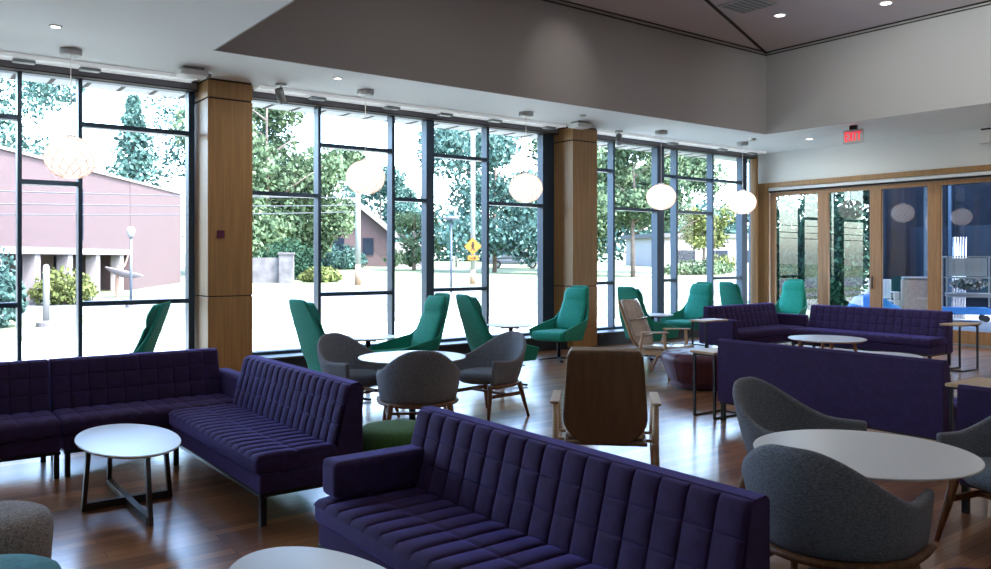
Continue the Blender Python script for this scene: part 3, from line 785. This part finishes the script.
def make_bush(label, m, loc, r, n, size, name='bush', seed=5):
    rnd = random.Random(seed)
    t = thing(name, label, 'bush', (loc[0], loc[1], gz(loc[1])), 0, 'bushes outside the windows')
    b = newbm(); leaf_cloud(b, [((0,0,r[2]*.85), r), ((r[0]*.4,0,r[2]*.6), (r[0]*.7,r[1]*.7,r[2]*.6)), ((-r[0]*.4,.1,r[2]*.6), (r[0]*.7,r[1]*.7,r[2]*.6))], n, size, rnd=rnd); obj('foliage', b, m, t)
    b = newbm()
    for k in range(4): tube(b, [(0,0,-.05),(.4*r[0]*math.cos(k*1.6),.4*r[1]*math.sin(k*1.6),r[2])], [.04,.015], 6)
    obj('stem', b, 'bark', t); return t
# brick building on the left
t = thing('brick_building', 'long pink brick building across the road, seen through the leftmost window', 'building', (7.9, 34.0, .25), math.atan2(.843, .54))
b = newbm(); box(b, -11, -.3, .02, 9, 1.42, 4.25); box(b, -11, -.3, 1.7, 9, -.3, 1.42); box(b, -.3, 6, 0, 9, -.3, 4.25)
obj('wall', b, 'brick', t)
b = newbm(); box(b, -11.1, 6.05, -.05, 9.05, 4.25, 4.34); obj('roof_edge', b, 'brickwhite', t)
b = newbm(); box(b, -11, -.3, -.02, .02, 1.42, 1.62); obj('fascia_band', b, 'brickwhite', t)
for k in range(5):
    b = newbm(); box(b, -1.2-k*2.2, -.85-k*2.2, .05, .4, -.3, 1.42); obj('pier', b, 'brickwhite', t)
for k in range(4):
    b = newbm(); box(b, -2.9-k*2.2, -1.9-k*2.2, 1.64, 1.69, -.1, 1.35); obj('window', b, 'darkpane', t)
for x in (-5.0,):
    b = newbm(); box(b, x, x+.35, -.04, .0, 1.9, 3.6); obj('window', b, 'darkpane', t)
make_bush('big pale bush at the left edge of the leftmost window', 'leafB', (1.72, 20.6), (.82,.8,1.0), 3800, .07, seed=11)
make_bush('lower shrub behind the white bollard', 'leafC', (4.3, 26.8), (.85,.8,.62), 2200, .07, seed=12)
t = thing('bollard', 'white post on a dark base outside the leftmost window', 'bollard', (2.92, 20.3, gz(20.3)))
b = newbm(); lathe(b, [(0,.1),(.07,.1),(.065,1.3),(.05,1.36),(0,1.38)], 16); obj('post', b, 'polewhite', t, True)
b = newbm(); lathe(b, [(0,0),(.2,0),(.2,.1),(.08,.14),(0,.14)], 20); obj('base', b, 'stone', t)
t = thing('street_lamp', 'slim lamp post with white head before the brick building', 'lamp post', (5.7, 24.8, gz(24.8)), 0)
b = newbm(); tube(b, [(0,0,0),(0,0,2.05)], [.04,.035], 10); obj('pole', b, 'polemetal', t, True)
b = newbm(); lathe(b, [(0,2.0),(.07,2.02),(.12,2.2),(.08,2.3),(0,2.32)], 16); obj('lamp_head', b, 'polewhite', t, True)
b = newbm(); lathe(b, [(0,0),(.15,0),(.15,.1),(0,.12)], 16); obj('base', b, 'stone', t)
t = thing('dish_sculpture', 'tilted pale dish on a rusty stand before the brick building', 'sculpture', (6.3, 29.3, gz(29.3)), 0)
b = newbm(); tube(b, [(0,0,0),(0,0,.75)], .05, 8); obj('stand', b, 'polewood', t)
b = newbm(); lathe(b, [(0,.70),(.35,.76),(.62,.90),(.60,.93),(.34,.80),(0,.75)], 24, ex=1, ey=.8)
for v in b.verts: v.co = Matrix.Rotation(.25, 3, 'Y') @ v.co
obj('dish', b, 'brickwhite', t, True)
b = newbm(); tube(b, [(.0,0,.8),(.25,0,1.1),(.42,0,1.65)], [.04,.03,.02], 8); obj('spike', b, 'polewood', t)
# trees
make_tree('broadleaf_tree', 'broadleaf tree over the brick building at the left edge', 'leafB', 15.0, 5.2, 10500, .15, (5.3, 55.0), seed=21)
make_conifer('pointed conifer rising behind the brick roof', 10.6, 2.7, 5200, (11.4, 49.0))
make_tree('broadleaf_tree', 'bare-limbed broadleaf tree right of the conifer behind the brick roof', 'leafB', 14.5, 4.6, 7500, .14, (16.8, 52.0), seed=22)
make_tree('broadleaf_tree', 'tall broadleaf tree filling the pane right of the near oak column', 'leafA', 13.0, 4.6, 19000, .17, (18.2, 46.5), seed=23)
make_tree('broadleaf_tree', 'broadleaf tree over the stone pier behind the hedge', 'leafA', 8.5, 3.8, 15000, .16, (22.8, 50.5), seed=24)
make_tree('broadleaf_tree', 'blue green tree behind the gabled house', 'leafB', 9.5, 4.4, 13000, .19, (41.5, 75.0), seed=25)
make_tree('broadleaf_tree', 'small dense tree right of the gabled house', 'leafA', 4.2, 1.9, 3200, .14, (31.0, 51.0), seed=26)
make_tree('broadleaf_tree', 'tall loose tree left of the yellow crossing sign', 'leafB', 12.5, 4.6, 14000, .18, (34.2, 45.5), seed=27)
make_tree('broadleaf_tree', 'tall full tree above the white car', 'leafA', 12.5, 4.8, 17000, .19, (41.5, 46.5), seed=28)
make_tree('broadleaf_tree', 'tree seen in the pane right of the second oak column', 'leafA', 9.0, 3.6, 12000, .16, (38.0, 36.0), seed=29, low=.3)
make_tree('broadleaf_tree', 'drooping pale tree in the second pane of the far window', 'leafA', 9.5, 3.8, 11000, .17, (46.0, 39.5), seed=30, low=.28)
make_tree('broadleaf_tree', 'small yellow green tree before the low building', 'leafC', 5.2, 2.4, 3000, .17, (58.0, 46.5), seed=31, low=.4)
# hedge, pier, flower bed
t = thing('stone_pier', 'grey stone pier and garden wall under a trimmed hedge', 'wall', (15.2, 37.0, gz(37)), -.5)
b = newbm(); box(b, -.1, .55, -.3, .3, -.1, 1.35); box(b, -.14, .59, -.34, .34, 1.35, 1.45); obj('pier', b, 'stone', t)
b = newbm(); box(b, -2.2, -.1, -.1, .15, -.1, 1.2); obj('garden_wall', b, 'stone', t)
make_bush('rounded trimmed hedge above the stone pier', 'leafD', (16.6, 39.6), (1.7,1.0,1.15), 4200, .1, 'hedge', 41)
make_bush('pale flower bed at the foot of the stone pier', 'leafC', (17.2, 37.0), (1.0,.8,.42), 2200, .09, 'flower_bed', 42)
make_bush('large round bush before the gabled house', 'leafB', (26.8, 54.5), (2.0,1.8,1.0), 3600, .13, seed=43)
make_bush('green shrub in the last pane of the far window', 'leafC', (57.2, 44.2), (1.5,1.5,.75), 1800, .12, seed=44)
make_bush('low hedge at the foot of the trees in the far window', 'leafA', (46.0, 37.2), (3.6,1.0,.6), 2400, .12, seed=45)
rt = random.Random(77); b = newbm(); bl = []
for k in range(34):
    f = k/33; bl.append(((36+f*52, 84-f*22, gz(75)+2+rt.random()*3), (2.6, 2.6, 3.2+rt.random()*2)))
leaf_cloud(b, bl, 15000, .34, rnd=rt); o = obj('treeline', b, 'leafB'); tag(o, 'distant row of trees closing the view behind the road', 'trees', kind='stuff')
# house
t = thing('gabled_house', 'brick house with a pale gable beyond the rounded bush', 'house', (31.2, 61.0, 1.0), -.55)
b = newbm(); box(b, -3.2, 3.2, 0, 6, -1, 2.6); prism_pts = [(-3.2,2.6),(3.2,2.6),(0,5.2)]
A = [b.verts.new((x, 0, z)) for x, z in prism_pts]; B = [b.verts.new((x, 6, z)) for x, z in prism_pts]
b.faces.new(A); b.faces.new(B[::-1])
for i in range(3): b.faces.new([A[i], B[i], B[(i+1)%3], A[(i+1)%3]])
obj('wall', b, 'brick', t)
b = newbm()
for s in (-1, 1): bar(b, (s*3.7, 2.9, 2.35), (0, 2.9, 5.4), 6.6, .22)
obj('roof', b, 'roofgrey', t)
b = newbm()
for s in (-1, 1): bar(b, (s*3.7, -.45, 2.35), (0, -.45, 5.4), .12, .4)
obj('gable_board', b, 'polewhite', t)
b = newbm(); box(b, 3.2, 6.5, 1, 5, -1, 1.9); obj('side_wing', b, 'housewall', t)
for x in (-1.6, .8):
    b = newbm(); box(b, x, x+.9, -.05, .02, .8, 2.2); obj('window', b, 'darkpane', t)
# poles
t = thing('utility_pole', 'pale utility pole with brown foot before the gabled house', 'pole', (17.6, 33.9, gz(33.9)))
b = newbm(); tube(b, [(0,0,.95),(0,0,5.2)], [.13,.11], 10); obj('shaft', b, 'polewhite', t, True)
b = newbm(); tube(b, [(0,0,0),(0,0,.95)], [.15,.13], 10); obj('foot', b, 'polewood', t, True)
t = thing('utility_pole', 'tall pale pole carrying a yellow crossing sign', 'pole', (23.1, 32.5, gz(32.5)))
b = newbm(); tube(b, [(0,0,.7),(0,0,9)], [.13,.11], 10); obj('shaft', b, 'polewhite', t, True)
b = newbm(); tube(b, [(0,0,0),(0,0,.7)], [.15,.13], 10); obj('foot', b, 'polewood', t, True)
t = thing('crossing_sign', 'yellow diamond pedestrian crossing sign on a tall pale pole', 'road sign', (22.98, 32.32, 2.12), -math.radians(37))
b = newbm(); tube(b, [(0,-.02,0),(0,.02,0)], [.42,.42], 4); 
for v in b.verts: v.co = Matrix.Rotation(PI/4 if False else 0, 3, 'Y') @ v.co
obj('diamond', b, 'yellow', t)
b = newbm(); rbox(b, -.26, .26, -.02, .02, -.68, -.46, .01, 1); obj('arrow_plate', b, 'yellow', t)
b = newbm(); lathe(b, [(0,.1),(.045,.13),(.045,.17),(0,.2)], 10, (0,-.03,.02)); bar(b, (0,-.03,.12), (.0,-.03,-.06), .012, .09); bar(b, (0,-.03,-.05), (-.09,-.03,-.2), .012, .04); bar(b, (0,-.03,-.05), (.09,-.03,-.2), .012, .04); bar(b, (-.1,-.03,.02), (.1,-.03,.08), .012, .035); bar(b, (-.17,-.03,-.57), (.1,-.03,-.57), .012, .03); bar(b, (.15,-.03,-.57), (.05,-.03,-.51), .012, .03); bar(b, (.15,-.03,-.57), (.05,-.03,-.63), .012, .03)
obj('walking_figure', b, 'black', t)
t = thing('street_lamp', 'dark lamp post with a flat wide head left of the crossing sign', 'lamp post', (18.0, 26.8, gz(26.8)), -.6)
b = newbm(); tube(b, [(0,0,0),(0,0,2.9)], [.045,.04], 10); obj('pole', b, 'polemetal', t, True)
b = newbm(); lathe(b, [(0,2.88),(.30,2.9),(.34,2.96),(.1,3.04),(0,3.05)], 24); obj('lamp_head', b, 'polemetal', t, True)
t = thing('traffic_signal', 'pale signal arm with a hanging dark traffic light', 'traffic light', (42.0, 55.0, gz(55)), 0)
b = newbm(); tube(b, [(-3.2,2.0,0),(-3.2,2.0,2.5)], .1, 8); tube(b, [(-3.2,2.0,2.4),(0,0,2.45)], .09, 8); obj('mast_arm', b, 'polewhite', t, True)
b = newbm(); rbox(b, -.25, .25, -.2, .2, 1.2, 2.3, .04, 2); obj('signal_head', b, 'black', t)
# white car
t = thing('car', 'white car parked beyond the lawn under the trees', 'car', (41.9, 53.0, gz(53)), math.radians(-37))
b = newbm()
prism(b, [(0,0)]*0 or [(-2.3,.35),(-2.3,.75),(-2.1,.88),(-1.2,.95),(-.55,1.42),(1.2,1.45),(1.9,1.0),(2.25,.9),(2.3,.35)], -.85, .85)
for v in b.verts: v.co = Vector((v.co.y, v.co.x*(1 if v.co.z < 1 else .8), v.co.z))
obj('body', b, 'carwhite', t, bevel=.06)
b = newbm(); 
for s in (-1, 1): box(b, -.95, 1.3, s*.74-.02, s*.74+.02, .98, 1.34)
obj('side_window', b, 'darkpane', t)
for x in (-1.45, 1.45):
    for s in (-1, 1):
        b = newbm(); tube(b, [(x, s*.80, .33), (x, s*.90, .33)], .33, 20); w = obj('wheel', b, 'tyre', t)
        b = newbm(); tube(b, [(x, s*.90, .33), (x, s*.91, .33)], .18, 16); obj('hub', b, 'steel', w)
# low building at right
t = thing('low_building', 'low pale flat-roofed building beyond the far window', 'building', (66.0, 50.0, .6), -.35)
b = newbm(); box(b, -7, 16, 0, 8, -1, 2.9); obj('wall', b, 'housewall', t)
b = newbm(); box(b, -7.4, 16.4, -.4, 8.4, 2.9, 3.3); obj('roof', b, 'roofgrey', t)
for k in range(4):
    b = newbm(); box(b, -5.5+k*3.6, -3.6+k*3.6, -.05, .02, .5, 1.7); obj('window', b, 'darkpane', t)
# power lines
wl = [((-8, 17.5, 2.75), (17.35, 33.4, 4.3), 'upper power line running to the pale utility pole'), ((-8, 17.5, 2.45), (17.35, 33.4, 3.95), 'middle power line running to the pale utility pole'), ((-8, 17.5, 2.2), (17.35, 33.4, 3.65), 'lower power line running to the pale utility pole')]
for p, q, lab in wl:
    b = newbm(); p, q = Vector(p), Vector(q)
    tube(b, [p.lerp(q, k/10) - Vector((0,0,.15*(1-(2*k/10-1)**2))) for k in range(11)], .018, 5); o = obj('power_line', b, 'wire'); tag(o, lab, 'cable', 'power lines')

# patio seen through the folding doors
t = thing('annex_building', 'dark clad annex across the patio behind the folding doors', 'building', (27.5, 8.4, -.02), 0)
b = newbm(); box(b, 0, 5, -8, 6.5, 0, 4.6); obj('wall', b, 'patiodark', t)
for k in range(8):
    b = newbm(); box(b, -.04, .01, -7+k*1.55, -5.8+k*1.55, .3, 2.6); obj('window', b, 'darkpane', t)
for k in range(8):
    b = newbm(); box(b, -.10, -.005, -7.12+k*1.55, -7.04+k*1.55, 0, 4.6); obj('fin', b, 'frame', t)
make_bush('tall dark hedge at the left end of the annex', 'leafD', (24.2, 14.5), (.9,1.5,2.2), 12000, .10, 'hedge', 51)
make_bush('dark rounded hedge column nearest the far window outside', 'leafD', (25.2, 16.75), (.75,.75,2.1), 6000, .10, 'hedge', 54)
make_tree('broadleaf_tree', 'dark dense tree between the annex and the far window', 'leafD', 8.5, 2.6, 7000, .14, (31.0, 18.3), seed=52)
make_tree('broadleaf_tree', 'dark dense tree over the annex roof end', 'leafA', 9.5, 2.8, 7000, .14, (35.6, 17.6), seed=53)
def patio_chair(label, x, y, rz, m, name):
    t = thing(name, label, 'chair', (x, y, -.02), rz)
    b = newbm(); rbox(b, -.26, .26, -.26, .26, .40, .46, .02); obj('seat', b, m, t)
    b = newbm(); rbox(b, -.26, .26, .22, .27, .48, 1.0, .02); obj('backrest', b, m, t)
    for sx in (-.27, .27):
        for sy in (-.24, .24):
            b = newbm(); bar(b, (sx, sy, 0), (sx, sy, .66 if sy < 0 else 1.0), .03, .03); obj('leg', b, 'steel', t)
        b = newbm(); bar(b, (sx, -.26, .67), (sx, .24, .67), .045, .025); obj('armrest', b, m, t)
patio_chair('pale metal armchair out on the patio behind the third door pane', 21.3, 11.2, face(-.8, -.6), 'plastic', 'patio_chair')
t = thing('crate_armchair', 'tan woven armchair with a white towel on top, out on the patio', 'chair', (22.3, 10.85, -.02), face(.7, .7))
b = newbm(); rbox(b, -.38, .38, .18, .32, .18, 1.0, .03); obj('backrest', b, 'tan', t)
b = newbm(); rbox(b, -.38, .38, -.38, .17, .18, .45, .03); obj('seat', b, 'tan', t)
for sx in (-.36, .36):
    b = newbm(); rbox(b, sx-.05, sx+.05, -.36, .17, .46, .65, .02); obj('armrest', b, 'tan', t)
    for sy in (-.3, .28):
        b = newbm(); box(b, sx-.025, sx+.025, sy-.025, sy+.025, 0, .18); obj('leg', b, 'steel', t)
b = newbm(); rbox(b, -.36, .36, .14, .36, 1.0, 1.07, .03); o = obj('towel', b, 'polewhite', loc=(22.3, 10.85, -.018)); o.rotation_euler.z = face(.7, .7); tag(o, 'white towel folded over the back of the tan armchair', 'towel')
# trolley
t = thing('trolley', 'white rack trolley with a grey sign panel and blue wheeled base on the patio', 'trolley', (21.6, 9.15, -.02), face(-.8, -.55))
b = newbm(); rbox(b, -.75, .45, -.3, .3, .18, .34, .02); obj('platform', b, 'blue', t)
b = newbm()
for sx in (-.52, .52):
    for sy in (-.27, .27): bar(b, (sx, sy, .34), (sx, sy, 1.62), .035, .035)
    bar(b, (sx, -.27, 1.6), (sx, .27, 1.6), .03, .03)
for z in (.62, 1.08, 1.60):
    for sy in (-.27, .27): bar(b, (-.52, sy, z), (.52, sy, z), .03, .03)
obj('rack_frame', b, 'polewhite', t)
b = newbm(); box(b, -.49, .35, -.30, -.285, 1.12, 1.57); pn = obj('sign_panel', b, 'greybox', t)
b = newbm()
box(b, -.38, .30, -.306, -.301, 1.24, 1.26); box(b, -.38, .30, -.306, -.301, 1.44, 1.46); box(b, -.38, -.36, -.306, -.301, 1.26, 1.44); box(b, .28, .30, -.306, -.301, 1.26, 1.44)
lathe(b, [(.055,0),(.085,0)], 20)
for v in b.verts:
    if abs(v.co.z) < 1e-6 and abs(v.co.y) < .1 and abs(v.co.x) < .1: v.co = Vector((v.co.x-.26, -.305, 1.35 + v.co.y*.8))
for k in range(4): box(b, -.12+k*.095, -.06+k*.095, -.306, -.301, 1.29, 1.41)
obj('panel_marking', b, 'polewhite', pn)
b = newbm(); rbox(b, -.48, .48, -.25, .25, .65, .70, .01, 1); obj('shelf', b, 'polewhite', t)
for sx in (-.6, .35):
    for sy in (-.22, .22):
        b = newbm(); tube(b, [(sx, sy-.02, .08), (sx, sy+.02, .08)], .08, 16); obj('wheel', b, 'tyre', t)
b = newbm(); leaf_cloud(b, [((.0,0,.93),(.42,.2,.13))], 500, .06, rnd=random.Random(9)); 
o = obj('plastic_wrap', b, 'polewhite', loc=(21.6, 9.15, -.02)); o.rotation_euler.z = face(-.8, -.55); tag(o, 'crumpled white plastic wrap lying on the trolley', 'plastic wrap', kind='stuff')
# silver poles leaning together
for k in range(5):
    b = newbm(); tube(b, [(22.3+.05*k, 9.55+.09*k, -.02), (22.5+.05*k, 9.6+.09*k, 2.1)], .035, 10); o = obj('metal_pole', b, 'steel', smooth=True)
    tag(o, 'silver pole in the upright bundle beside the patio trolley', 'pole', 'silver poles by the trolley')
# blue tarp heap
b = newbm()
lathe(b, [(0,.0),(.55,.0),(.6,.18),(.5,.42),(.3,.62),(.12,.70),(0,.72)], 28)
for v in b.verts: v.co += Vector((noise.noise(v.co*3.1), noise.noise(v.co*2.7+Vector((5,0,0))), .6*noise.noise(v.co*3.3+Vector((0,9,0))))) * .16 * (1 if v.co.z > .05 else 0)
o = obj('tarp', b, 'blue', loc=(18.6, 10.0, -.02), smooth=True); tag(o, 'crumpled blue and white tarp heaped outside the second door pane', 'tarp')

# ---------------------------------------------------------------- light
w = bpy.data.worlds.new('sky'); scn.world = w; w.use_nodes = True
nt = w.node_tree; bg = nt.nodes['Background']
sky = nt.nodes.new('ShaderNodeTexSky'); sky.sky_type = 'NISHITA'; sky.sun_disc = False
sky.sun_elevation = math.radians(52); sky.sun_rotation = math.radians(160); sky.air_density = 1.0; sky.dust_density = 2.0; sky.altitude = 50
nt.links.new(sky.outputs['Color'], bg.inputs['Color']); bg.inputs['Strength'].default_value = 2.0
def sun(dirv, strength, ang=.6):
    l = bpy.data.lights.new('sun', 'SUN'); l.energy = strength; l.angle = math.radians(ang); l.color = (1, .98, .96)
    o = bpy.data.objects.new('sun', l); COL.objects.link(o); o.rotation_euler = Vector(dirv).to_track_quat('-Z', 'Y').to_euler()
sun((-.25, .46, -1.0), 15.0)
def area(name, loc, size, power, col=(1, .93, .84), rot=(0,0,0), spread=None):
    l = bpy.data.lights.new(name, 'AREA'); l.shape = 'DISK'; l.size = size; l.energy = power; l.color = col
    if spread: l.spread = spread
    o = bpy.data.objects.new(name, l); COL.objects.link(o); o.location = loc; o.rotation_euler = rot
    return o
for x, y, z in ((14.01,8.75,H),(4.57,9.34,H),(1.36,8.9,H),(13.9,5.45,H)):
    area('downlight_lamp', (x, y, z-.02), .12, 9)
for x in (5, 8, 11.3):
    for y in (1, 4, 6.8): area('downlight_lamp', (x, y, HT-.03), .18, 7)
for x in (-4, -1, 1.5):
    for y in (-3, 0, 3, 6): area('downlight_lamp', (x, y, H-.02), .14, 1)
l = bpy.data.lights.new('recess_wall_spot', 'SPOT'); l.energy = 16; l.spot_size = math.radians(62); l.spot_blend = 1.0; l.color = (1, .93, .85); l.shadow_soft_size = .05
o = bpy.data.objects.new('recess_wall_spot', l); COL.objects.link(o); o.location = (7.9, 7.6, HT-.05); o.rotation_euler = (Vector((7.9, 8.95, 4.3)) - Vector((7.9, 7.6, HT))).to_track_quat('-Z', 'Y').to_euler()

for y in (1.0, 3.0, 5.2):  # added unseen spots that brighten the east recess wall; no fixture there
    l = bpy.data.lights.new('recess_wall_spot', 'SPOT'); l.energy = 165; l.spot_size = math.radians(120); l.spot_blend = 1.0; l.color = (.93, 1, .98); l.shadow_soft_size = .04
    o = bpy.data.objects.new('recess_wall_spot', l); COL.objects.link(o); o.location = (9.6, y, HT-.05); o.rotation_euler = (Vector((12.9, y+.8, 4.3)) - Vector((9.6, y, HT))).to_track_quat('-Z', 'Y').to_euler()
# ---------------------------------------------------------------- camera
cam = bpy.data.cameras.new('camera'); co = bpy.data.objects.new('camera', cam); COL.objects.link(co)
co.location = (0, 0, 1.55)
co.rotation_euler = (PI/2, 0, math.atan((1580-495.5)/817)*-1 + 0)
yaw = PI/2 - math.atan((1580-495.5)/817)
co.rotation_euler = (PI/2, 0, -yaw)
cam.sensor_width = 36; cam.lens = 36*817/991; cam.shift_y = -26.5/991; cam.clip_end = 500; cam.clip_start = .05
scn.camera = co
scn.view_settings.view_transform = 'Standard'; scn.view_settings.look = 'None'; scn.view_settings.gamma = 1; scn.view_settings.use_curve_mapping = False
scn.view_settings.exposure = 0.4
c = scn.cycles
c.use_denoising = True
c.max_bounces = 8; c.diffuse_bounces = 5; c.glossy_bounces = 4; c.transparent_max_bounces = 12; c.transmission_bounces = 4
c.sample_clamp_indirect = 6.0; c.caustics_reflective = False; c.caustics_refractive = False
